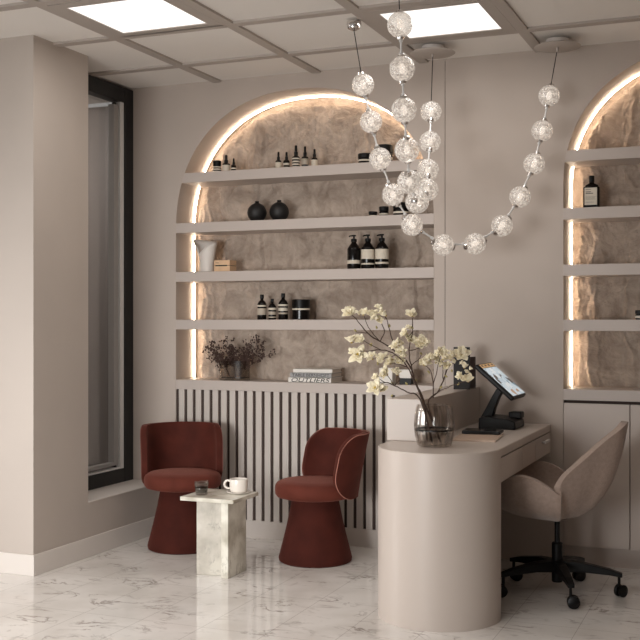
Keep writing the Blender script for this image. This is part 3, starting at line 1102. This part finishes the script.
# middle-left branch
C_ = [bot[2], px(395, 478, D0 - .03), px(360, 390, D0 - .05), px(330, 330, D0 - .07), px(280, 275, D0 - .09), px(220, 258, D0 - .10), px(155, 262, D0 - .11), px(125, 262, D0 - .11)]
add_branch('middle magnolia branch stretching left with a fully open flower at its tip',
    [(C_, .0038, .0016), ([C_[5], px(170, 232, D0 - .1), px(135, 216, D0 - .1), px(92, 226, D0 - .1)], .002, .0014),
     ([C_[4], px(235, 290, D0 - .09), px(185, 296, D0 - .1)], .002, .0014), ([C_[3], px(300, 318, D0 - .07), px(258, 314, D0 - .08)], .0022, .0014)],
    FL([(92, 226, 1., .8), (135, 216, .85, .7), (120, 280, 1.15, 1.15), (183, 296, .8, .6), (225, 296, .95, .8), (258, 316, .85, .7), (292, 312, .85, .7), (283, 245, .85, .7), (303, 272, .95, .8)], D0 - .09, 40),
    BD([(160, 285), (205, 320), (178, 240)], D0 - .09, 80))
# upright branch
E_ = [bot[3], px(402, 478, D0 + .03), px(362, 395, D0 + .04), px(345, 320, D0 + .05), px(338, 260, D0 + .05), px(350, 180, D0 + .05), px(352, 118, D0 + .05)]
add_branch('upright magnolia branch with one flower high in front of the shelf',
    [(E_, .004, .0018), ([E_[4], px(365, 255, D0 + .05), px(395, 236, D0 + .05)], .0022, .0014), ([E_[5], px(335, 200, D0 + .04), px(328, 190, D0 + .04)], .002, .0014),
     ([E_[3], px(375, 300, D0 + .06), px(392, 275, D0 + .06)], .0018, .001)],
    FL([(350, 112, .95, .6), (328, 188, .85, .7), (342, 218, .95, .8), (366, 232, .9, .8), (395, 230, 1., .8)], D0 + .05, 50),
    BD([(392, 275), (355, 165), (385, 320), (362, 390)], D0 + .05, 90))
# right branch
F_ = [bot[4], px(418, 488, D0), px(455, 440, D0 + .02), px(485, 385, D0 + .03), px(500, 335, D0 + .03), px(530, 310, D0 + .03), px(560, 285, D0 + .02)]
add_branch('magnolia branch spreading right in front of the black card stand',
    [(F_, .004, .0018), ([px(440, 462, D0 + .01), px(440, 400, D0), px(430, 350, D0 - .01), px(405, 322, D0 - .02)], .0026, .0014),
     ([px(440, 400, D0), px(455, 350, D0), px(470, 280, D0)], .0022, .0014),
     ([F_[2], px(500, 415, D0 + .0), px(545, 400, D0 - .02), px(580, 388, D0 - .03)], .0024, .0014),
     ([F_[3], px(480, 340, D0 + .02), px(482, 305, D0 + .02)], .002, .0014)],
    FL([(402, 322, .95, .7), (432, 298, .95, .7), (470, 268, .95, .7), (450, 312, .95, .8), (482, 298, 1.05, .8), (515, 300, .9, .7), (560, 280, 1.15, .9), (572, 334, .7, .6), (560, 375, .8, .7), (590, 392, .95, .7), (500, 328, .8, .7)], D0 + .01, 20),
    BD([(425, 355), (520, 350), (500, 372), (545, 405), (470, 420)], D0 + .01, 100))

# ------------------------------------------------------------------ things on the shelves
YS = .10
def cyl_prof(r, z0, z1, e=.002):
    return [(0, z0), (r - e, z0), (r, z0 + e), (r, z1 - e), (r - e, z1), (0, z1)]
def bottle(x, z, r, h, label, kind, group, y=YS, bands=((.15, .5),), bmat='bottle'):
    cat = {'dropper': 'bottle', 'screw': 'bottle', 'pump': 'bottle', 'jar': 'jar'}[kind]
    nm = {'dropper': 'dropper_bottle', 'screw': 'cosmetic_bottle', 'pump': 'pump_bottle', 'jar': 'cosmetic_jar'}[kind]
    t = thing(nm, label, cat, (x, y, z), 0, group)
    if kind == 'dropper':
        hb = h * .56
        b = BM(); lathe(b, [(0, 0), (r * .92, 0), (r, .003), (r, hb * .86), (r * .8, hb * .95), (r * .42, hb), (0, hb)], 28)
        obj('bottle_body', b, M[bmat], t, smooth=True)
        b = BM(); lathe(b, [(0, hb - .001), (r * .5, hb - .001), (r * .5, hb + h * .16), (r * .36, hb + h * .18), (r * .34, h * .97), (r * .22, h), (0, h)], 24)
        obj('cap', b, M['cap'], t, smooth=True, auto=True)
        hl = hb * .86
    elif kind == 'screw':
        hb = h * .68
        b = BM(); lathe(b, [(0, 0), (r * .94, 0), (r, .004), (r, hb * .88), (r * .92, hb * .96), (r * .7, hb * 1.06), (r * .36, hb * 1.14), (r * .34, h * .86), (0, h * .86)], 32)
        obj('bottle_body', b, M[bmat], t, smooth=True)
        b = BM(); lathe(b, [(0, h * .84), (r * .42, h * .84), (r * .42, h * .99), (r * .38, h), (0, h)], 24)
        obj('cap', b, M['cap'], t, smooth=True, auto=True)
        hl = hb * .88
    elif kind == 'pump':
        hb = h * .62
        b = BM(); lathe(b, [(0, 0), (r * .94, 0), (r, .005), (r, hb * .93), (r * .93, hb), (r * .6, hb * 1.15), (r * .36, hb * 1.25), (r * .34, hb * 1.3), (0, hb * 1.3)], 32)
        obj('bottle_body', b, M[bmat], t, smooth=True)
        b = BM(); lathe(b, [(0, hb * 1.28), (r * .44, hb * 1.28), (r * .44, hb * 1.42), (r * .14, hb * 1.45), (r * .14, h * .955), (r * .3, h * .96), (r * .3, h), (0, h)], 20)
        tube(b, [(0, 0, h * .975), (-r * .4, -r * .35, h * .972), (-r * .6, -r * .52, h * .95)], r * .1, 8)
        obj('pump_head', b, M['cap'], t, smooth=True, auto=True)
        hl = hb * .93
    else:
        hb = h * .56
        b = BM(); lathe(b, cyl_prof(r * .97, 0, hb, .004), 36)
        obj('jar_body', b, M[bmat], t, smooth=True, auto=True)
        b = BM(); lathe(b, cyl_prof(r, hb, h, .003), 36)
        obj('lid', b, M['cap'], t, smooth=True, auto=True)
        hl = hb
    for (f0, f1, *mm) in bands:
        rr = r * (.97 if kind == 'jar' else 1) + .0006
        b = BM(); lathe(b, [(rr - .0012, hl * f0), (rr, hl * f0), (rr, hl * f1), (rr - .0012, hl * f1)], 36)
        obj('paper_label', b, M[mm[0] if mm else 'label'], t, smooth=True, auto=True)
    return t
z1, z2, z3, z4 = SH
G1 = 'small cosmetics at the left end of the top shelf'
bottle(.316, z1, .026, .080, 'black-lidded jar with striped pale label at left end of the top shelf', 'jar', G1, bands=((.1, .34), (.48, .66), (.8, .94)))
bottle(.379, z1, .024, .112, 'pale-labelled dropper bottle in the middle of the trio on the top shelf', 'dropper', G1, bands=((.08, .9),))
bottle(.430, z1, .016, .088, 'small black dropper bottle at the right of the top shelf trio', 'dropper', G1, bands=((.5, .7),))
G2 = 'five bottles in a row on the top shelf'
bottle(.732, z1, .0185, .110, 'first small dropper bottle from the left in the row of five', 'dropper', G2, bands=((.08, .86),))
bottle(.785, z1, .0185, .106, 'second small dropper bottle of the five, with a narrow split label', 'dropper', G2, bands=((.5, .75), (.1, .3, 'label2')))
bottle(.847, z1, .0235, .142, 'tallest dropper bottle with four pale stripes, middle of the row of five', 'dropper', G2, bands=((.06, .22), (.32, .46), (.56, .7), (.82, .95)))
bottle(.906, z1, .0205, .132, 'fourth bottle of the five, tall with dark foot and pale label', 'dropper', G2, bands=((.35, .92, 'label2'), (.78, .9)))
bottle(.967, z1, .0185, .113, 'rightmost small dropper bottle in the row of five', 'dropper', G2, bands=((.1, .88),))
G3 = 'dark jars behind the pendant globes'
bottle(1.285, z1, .041, .066, 'low black jar with a pale band on the top shelf, left of the pair', 'jar', G3, bands=((.55, .8),))
bottle(1.405, z1, .048, .108, 'large tall black jar with a pale band at right end of the top shelf', 'jar', G3, bands=((.35, .58),))
bottle(1.335, z2, .026, .034, 'smallest flat black jar on the second shelf behind the pendant globes', 'jar', G3, bands=((.2, .6),))
bottle(1.402, z2, .028, .060, 'medium black jar on the second shelf behind the pendant globes', 'jar', G3, bands=((.35, .6),))
bottle(1.505, z2, .046, .078, 'wide black jar mostly hidden by the lowest pendant globes on second shelf', 'jar', G3, bands=((.35, .6),))

def round_vase(x, z, r, label):
    t = thing('round_vase', label, 'vase', (x, YS, z), 0, 'round black vases on the second shelf')
    b = BM()
    prof = [(0, 0), (r * .4, 0)]
    for i in range(1, 15):
        a = -pi / 2 + .42 + (pi - .42 - .3) * i / 14
        prof.append((r * cos(a), r * .93 + r * sin(a)))
    top = prof[-1][1]
    prof += [(r * .2, top + .004), (r * .22, top + .014), (r * .16, top + .014), (r * .14, top - .01), (0, top - .012)]
    lathe(b, prof, 40)
    obj('vase_body', b, M['dark_clay'], t, smooth=True)
round_vase(.589, z2, .059, 'left one of two round matt black vases on the second shelf')
round_vase(.737, z2, .059, 'right one of two round matt black vases on the second shelf')

# sculptural white jug with a slanted, folded-out rim
jg = thing('white_jug', 'white sculptural jug with slanted flared rim on the third shelf', 'jug', (.245, .10, z3))
b = BM()
nn = 40
def jug_ring(f):
    out = []
    for i in range(nn):
        a = 2 * pi * i / nn
        c, sn = cos(a), sin(a)
        # slanted rim: lowest at the left of the body, rising along the front to the right and sharply behind
        tab = [(-140, .112, .050), (-100, .135, .053), (-60, .162, .058), (-20, .180, .066), (20, .188, .068), (90, .196, .062), (150, .206, .086), (172, .208, .102), (196, .165, .078), (220, .112, .050)]
        dg = math.degrees(a)
        if dg > 220: dg -= 360
        for (a0, h0, r0), (a1, h1, r1) in zip(tab[:-1], tab[1:]):
            if a0 <= dg <= a1:
                t_q = (dg - a0) / (a1 - a0)
                top = h0 + (h1 - h0) * t_q; r_top = r0 + (r1 - r0) * t_q
                break
        z = f * top
        g = max(0, (z - .075) / .12)
        r_ = .047 - .004 * sin(min(1, z / .11) * pi) + (r_top - .047) * min(1, g) ** 1.3
        out.append(Vector((r_ * c, r_ * .85 * sn, z)))
    return out
fs = [0, .05, .2, .35, .5, .58, .66, .74, .82, .9, 1.0]
rings = [[b.verts.new(p) for p in jug_ring(f)] for f in fs]
b.faces.new(list(reversed(rings[0])))
for A_, B2 in zip(rings[:-1], rings[1:]):
    for i in range(nn):
        j = (i + 1) % nn
        b.faces.new([A_[i], A_[j], B2[j], B2[i]])
obj('jug_body', b, M['ceramic'], jg, smooth=True, solid=.005)

bx = thing('wooden_box', 'small pale wooden box with dark slot beside the white jug', 'box', (.378, .09, z3))
b = BM(); box(b, -.054, .054, -.045, .045, 0, .036)
obj('box_body', b, M['wood'], bx, bevel=.002)
b = BM(); box(b, -.054, .054, -.045, .045, .0385, .07)
obj('lid', b, M['wood'], bx, bevel=.002)
b = BM(); box(b, -.051, .051, -.042, .042, .0355, .039)
box(b, -.044, .036, -.0456, -.045, .033, .0405)
obj('slot', b, M['ink'], bx)
b = BM(); box(b, -.044, -.022, -.0456, -.045, .052, .055)
obj('print', b, M['ink'], bx)

G4 = 'black pump bottles on the third shelf'
bottle(1.217, z3, .039, .202, 'leftmost black pump bottle, its label dark with one pale stripe', 'pump', G4, bands=((.28, .46),))
bottle(1.304, z3, .039, .202, 'middle one of the three black pump bottles, large cream label', 'pump', G4, bands=((.50, .98), (.22, .30)))
bottle(1.390, z3, .039, .202, 'rightmost of the three black pump bottles, large cream label', 'pump', G4, bands=((.48, .98), (.24, .34)))

G5 = 'dark bottles on the lowest shelf of the left niche'
bottle(.622, z4, .028, .152, 'left bottle of the lowest shelf trio with wide ribbed pale label', 'screw', G5, bands=((.32, .75, 'label2'), (.86, .97)))
bottle(.691, z4, .024, .126, 'shortest bottle of the lowest shelf trio, in the middle', 'screw', G5, bands=((.15, .25, 'label2'), (.4, .65, 'label2'), (.78, .95)))
bottle(.763, z4, .029, .158, 'tallest bottle of the lowest shelf trio, next to the black jar', 'screw', G5, bands=((.35, .45, 'label2'), (.55, .75), (.86, .98)))
bottle(.880, z4, .054, .120, 'big black glass jar with a white band on the lowest shelf', 'jar', 'black jar', bands=((.86, 1.0),))

# square-shouldered bottle in the right niche
t = thing('label_bottle', 'flat dark bottle with large white label alone on the right niche shelf', 'bottle', (2.578, .10, z2))
b = BM(); box(b, -.042, .042, -.025, .025, 0, .120)
bm2 = b
top = [v for v in b.verts if v.co.z > .1]
obj('bottle_body', b, M['bottle'], t, bevel=.008, bseg=3)
b = BM(); lathe(b, [(.038, .112), (.034, .128), (.014, .138), (.012, .144), (0, .144)], 28)
for v in b.verts: v.co.y *= .62
obj('shoulder', b, M['bottle'], t, smooth=True)
b = BM(); lathe(b, cyl_prof(.0145, .142, .178, .002), 20)
obj('cap', b, M['cap'], t, smooth=True, auto=True)
b = BM(); box(b, -.033, .032, -.0262, -.0252, .02, .112)
lb = obj('paper_label', b, M['label'], t)
b = BM()
for (zz, x1_, th) in ((.102, .0, .002), (.088, .0, .0035), (.080, .012, .0035), (.062, .024, .0012), (.056, .02, .0012), (.050, .024, .0012), (.034, .015, .0012)):
    box(b, -.028, x1_, -.0268, -.0262, zz, zz + th)
obj('print', b, M['ink'], lb)

# a jar at the right edge of the lowest right shelf
bottle(2.834, z4, .03, .05, 'small dark jar at the right edge of the lowest right shelf', 'jar', 'edge jar', y=.09, bands=((.3, .7),))

# boxes on the ledge, behind the magnolia
def pack(x, y, w_, d_, h_, label, dark):
    t = thing('cosmetic_box', label, 'box', (x, y, LEDGE), 0, 'white boxes on the ledge behind the magnolia')
    b = BM(); box(b, -w_ / 2, w_ / 2, -d_ / 2, d_ / 2, .0 if not dark else .036, h_)
    obj('carton', b, M['book_white'], t, bevel=.0015)
    if dark:
        b = BM(); box(b, -w_ / 2, w_ / 2, -d_ / 2, d_ / 2, 0, .0358)
        obj('carton_foot', b, M['cap'], t, bevel=.0015)
pack(1.437, .06, .08, .06, .093, 'white carton on the ledge behind the magnolia, left one', False)
pack(1.548, .07, .07, .05, .085, 'white carton with black foot on the ledge, right of the plain one', True)

# dried plant in a glass block vase on the ledge
gv = thing('block_vase', 'low smoky glass vase with dried twigs on the ledge', 'vase', (.437, .10, LEDGE))
b = BM()
lathe(b, [(0, .001), (.098, .001), (.102, .004), (.102, .118), (.098, .118), (.097, .012), (0, .012)], 48)
for v in b.verts: v.co.y *= .52
obj('vase_body', b, M['smoke'], gv, smooth=True, auto=True)
b = BM(); lathe(b, [(0, .013), (.095, .013), (.095, .017), (0, .017)], 40)
for v in b.verts: v.co.y *= .5
obj('vase_foot', b, M['bottle'], gv)

def text_mesh(body, size, mat, parent, loc, rot, name='lettering', shear=0., ext=.0004, spacing=1.):
    c = bpy.data.curves.new('lettering', 'FONT')
    c.body = body; c.size = size; c.shear = shear; c.extrude = ext; c.align_x = 'LEFT'; c.space_character = spacing
    tmp = bpy.data.objects.new('lettering_tmp', c)
    COL.objects.link(tmp)
    dg = bpy.context.evaluated_depsgraph_get()
    me = bpy.data.meshes.new_from_object(tmp.evaluated_get(dg))
    bpy.data.objects.remove(tmp); bpy.data.curves.remove(c)
    o = bpy.data.objects.new(name, me)
    me.materials.clear(); me.materials.append(mat)
    COL.objects.link(o)
    o.parent = parent; o.location = loc; o.rotation_euler = rot
    return o

rnd = random.Random(3)
def spray(name, label, base, tips, seed):
    rn = random.Random(seed)
    t = thing(name, label, 'dried twig', base, 0, 'dried twigs in the low vase')
    b = BM(); c = BM()
    for tip in tips:
        tp = Vector(tip)
        mid = Vector((tp.x * .42 + rn.uniform(-.008, .008), tp.y * .5, tp.z * .55))
        path = smooth_path([(0, 0, 0), mid, tp], 5)
        tube(b, path, [.0017 - .0009 * i / (len(path) - 1) for i in range(len(path))], 5)
        for i in range(4, len(path)):
            for q in range(3):
                d = Vector((rn.uniform(-1, 1), rn.uniform(-.7, .7), rn.uniform(-.3, 1))).normalized() * rn.uniform(.015, .045)
                e = path[i] + d
                tube(b, [path[i], path[i] + d * .5 + Vector((0, 0, .003)), e], [.0008, .0007, .0005], 4)
                for w_ in range(4):
                    p = e + Vector((rn.uniform(-.012, .012), rn.uniform(-.008, .008), rn.uniform(-.012, .012)))
                    sphere(c, p, rn.uniform(.003, .0056), 5, 4, rn.uniform(.8, 1.5))
    obj('stem', b, M['dry'], t)
    tag(obj('seed_heads', c, M['dry'], t), kind='stuff')
zb = LEDGE + .02
spray('dried_twig', 'dried brown twig fanning left from the low glass vase', (.405, .10, zb), [(-.165, .0, .14), (-.13, .01, .19), (-.10, -.02, .16), (-.07, 0, .12)], 1)
spray('dried_twig', 'dried brown twig standing upright in the low glass vase', (.440, .105, zb), [(-.06, .0, .215), (-.02, -.02, .15), (.012, .01, .13), (-.045, .01, .14)], 2)
spray('dried_twig', 'dried brown twig fanning right from the low glass vase', (.465, .10, zb), [(.17, .0, .18), (.13, .01, .215), (.09, -.02, .15), (.20, .0, .135), (.06, 0, .2)], 3)

# stack of three books
def book(x, y, z, w_, d_, h_, mat, label, txt=None, size=.03, shear=0., rz=0., ink='ink', stretch=1.):
    t = thing('book', label, 'book', (x, y, z), rz, 'books stacked on the ledge')
    b = BM()
    box(b, -w_ / 2, w_ / 2, -d_ / 2, d_ / 2, 0, .0035); box(b, -w_ / 2, w_ / 2, -d_ / 2, d_ / 2, h_ - .0035, h_)
    box(b, -w_ / 2, w_ / 2, -d_ / 2, -d_ / 2 + .004, 0, h_)
    obj('cover', b, mat, t, bevel=.001)
    b = BM(); box(b, -w_ / 2 + .004, w_ / 2 - .004, -d_ / 2 + .004, d_ / 2 - .004, .0036, h_ - .0036)
    obj('pages', b, M['paper'], t)
    if txt:
        o = text_mesh(txt, size, M[ink], t, (-w_ / 2 + .014, -d_ / 2 - .0006, h_ * .5 - size * .34), (pi / 2, 0, 0), shear=shear)
        ww = o.dimensions.x if o.dimensions.x > 0 else 1
        xsz = max(v.co.x for v in o.data.vertices) - min(v.co.x for v in o.data.vertices)
        o.scale.x = (w_ - .028) / xsz
    return t
BY = .035
book(.975, .10, LEDGE, .272, .19, .0305, M['book_white'], 'white bottom book of the stack, OUTLIERS in black italic capitals on spine', 'OUTLIERS', .0345, .25, rz=.0)
book(.977, .102, LEDGE + .0305, .262, .18, .0265, M['book_grey'], 'grey middle book of the stack with dark capitals on its spine', 'TABLE BERNHOFT', .024, 0, rz=.02)
book(.985, .106, LEDGE + .057, .245, .17, .0225, M['book_white'], 'plain white topmost book of the stack on the ledge', rz=.04)

# ------------------------------------------------------------------ chandelier chains
def globe_chain(label, balls, canopies, R=.0545):
    """balls: world points of the globes in order; canopies: (point on ceiling, kind) for both ends"""
    root = thing('globe_chandelier', label, 'chandelier', (balls[0].x, balls[0].y, H), 0, 'crackled glass globe chandeliers')
    o0 = Vector((balls[0].x, balls[0].y, H))
    gm = BM(); sphere(gm, (0, 0, 0), R, 40, 24)
    proto = None; core_p = None
    for i, p in enumerate(balls):
        nxt = balls[min(i + 1, len(balls) - 1)] - balls[max(i - 1, 0)]
        q = nxt.normalized().to_track_quat('Z', 'Y')
        if proto is None:
            g = obj('globe', gm, M['crackle'], root, smooth=True)
            bb = BM(); sphere(bb, (0, 0, 0), .014, 12, 8, 1.6)
            c = obj('lamp_core', bb, M['glow'], g, smooth=True)
            for s_ in (-1, 1):
                bb = BM()
                lathe(bb, [(0, s_ * (R - .005)), (.017, s_ * (R - .004)), (.015, s_ * (R + .006)), (.006, s_ * (R + .010)), (0, s_ * (R + .010))], 18)
                obj('end_cap', bb, M['chrome'], g, smooth=True, auto=True)
            proto = g
        else:
            g = copy_tree(proto, root)
        g.location = p - o0
        g.rotation_mode = 'QUATERNION'
        g.rotation_quaternion = q
    for a, b_ in zip(balls[:-1], balls[1:]):
        d = (b_ - a).normalized()
        bb = BM(); A_ = a + d * (R + .006) - o0; B2 = b_ - d * (R + .006) - o0
        tube(bb, [A_, A_.lerp(B2, .18), A_.lerp(B2, .2), A_.lerp(B2, .8), A_.lerp(B2, .82), B2], [.0075, .0075, .0042, .0042, .0075, .0075], 10)
        obj('connector', bb, M['alu'], root, smooth=True, auto=True)
    for (cp, kind), ball in zip(canopies, (balls[0], balls[-1])):
        cp = Vector(cp)
        end = Vector((cp.x, cp.y, H - (.045 if kind == 'disc' else .04)))
        d = (ball - end).normalized()
        bb = BM(); tube(bb, [end - o0, ball - d * R - o0], .0022, 6)
        obj('cord', bb, M['cap'], root, smooth=True)
        if kind == 'disc':
            bb = BM(); lathe(bb, [(0, H), (.058, H), (.058, H - .030), (0, H - .030)], 36, cp.x, cp.y)
            for v in bb.verts: v.co -= o0
            obj('canopy', bb, M['white_trim'], root, smooth=True, auto=True)
            bb = BM(); lathe(bb, [(0, H - .030), (.112, H - .032), (.118, H - .036), (.112, H - .040), (0, H - .040)], 56, cp.x, cp.y)
            lathe(bb, [(0, H - .040), (.007, H - .040), (.006, H - .062), (0, H - .062)], 14, cp.x, cp.y)
            for v in bb.verts: v.co -= o0
            obj('canopy_disc', bb, M['grid'], root, smooth=True, auto=True)
        else:
            bb = BM(); lathe(bb, [(0, H), (.034, H), (.036, H - .012), (.030, H - .034), (.010, H - .044), (0, H - .044)], 28, cp.x, cp.y)
            for v in bb.verts: v.co -= o0
            obj('canopy', bb, M['chrome'], root, smooth=True, auto=True)
    return root
ch1 = [(1.634, -.884, 2.441), (1.666, -.858, 2.264), (1.702, -.828, 2.086), (1.754, -.786, 1.913), (1.831, -.723, 1.768), (1.959, -.619, 1.673),
       (2.094, -.510, 1.682), (2.209, -.416, 1.776), (2.287, -.353, 1.925), (2.349, -.303, 2.096), (2.384, -.274, 2.267), (2.415, -.249, 2.448)]
globe_chain('long swag of crackled glass globes ending at the ceiling disc by the right arch',
            [Vector(p) for p in ch1], [((1.606, -.935, H), 'cup'), ((2.453, -.222, H), 'disc')])
ch2 = [(2.0, -1.426, 2.557), (2.002, -1.403, 2.374), (2.0, -1.371, 2.204), (1.997, -1.319, 2.04), (1.97, -1.2, 1.916), (1.954, -1.034, 1.845),
       (1.944, -.843, 1.922), (1.902, -.687, 2.04), (1.874, -.558, 2.199), (1.853, -.469, 2.368)]
globe_chain('steep end-on chain of crackled glass globes passing in front of the lit ceiling panel',
            [Vector(p) for p in ch2], [((1.998, -1.436, H), 'cup'), ((1.823, -.336, H), 'disc')])

# ------------------------------------------------------------------ lights
def area(loc, target, sx, sy, power, color, name='area lamp', spread=180):
    l = bpy.data.lights.new(name, 'AREA')
    l.shape = 'RECTANGLE'; l.size = sx; l.size_y = sy; l.energy = power; l.color = color; l.spread = radians(spread)
    o = bpy.data.objects.new(name, l)
    COL.objects.link(o)
    o.location = loc
    d = Vector(target) - Vector(loc)
    o.rotation_euler = d.to_track_quat('-Z', 'Y').to_euler()
    return o
area((.85, -6.3, 1.05), (.55, 0, .62), 1.9, 1.2, 25, (.985, .99, .99), 'soft key from the front', 62)
area((-2.7, -3.0, 1.15), (2.1, -1.4, .45), 1.6, 1.5, 13.5, (1, .985, .965), 'daylight from the left', 72)
area((1.2, -3.2, 2.70), (1.2, -3.0, 0), 3.0, 2.2, 34, (1, .96, .92), 'ceiling light', 120)
area((.70, -1.41, 2.73), (.70, -1.41, 0), .46, .46, 7, (1, .95, .9), 'panel lamp')
area((2.0, -.77, 2.73), (2.0, -.77, 0), .46, .46, 4, (1, .95, .9), 'panel lamp')
area((-1.4, -.2, 2.7), (-1.2, .62, 1.2), .9, .5, 20, (1, .95, .91), 'corridor fill')  # unseen lamp added to brighten the wall behind the window

w = bpy.data.worlds.new('world')
SC.world = w
w.use_nodes = True
bg = w.node_tree.nodes['Background']
bg.inputs[0].default_value = (1.0, .96, .92, 1)
bg.inputs[1].default_value = .36

SC.view_settings.view_transform = 'Standard'
SC.view_settings.look = 'None'
SC.view_settings.exposure = 0
SC.view_settings.gamma = 1
SC.cycles.use_denoising = True
SC.cycles.max_bounces = 10
SC.cycles.transparent_max_bounces = 24
SC.cycles.sample_clamp_indirect = 6
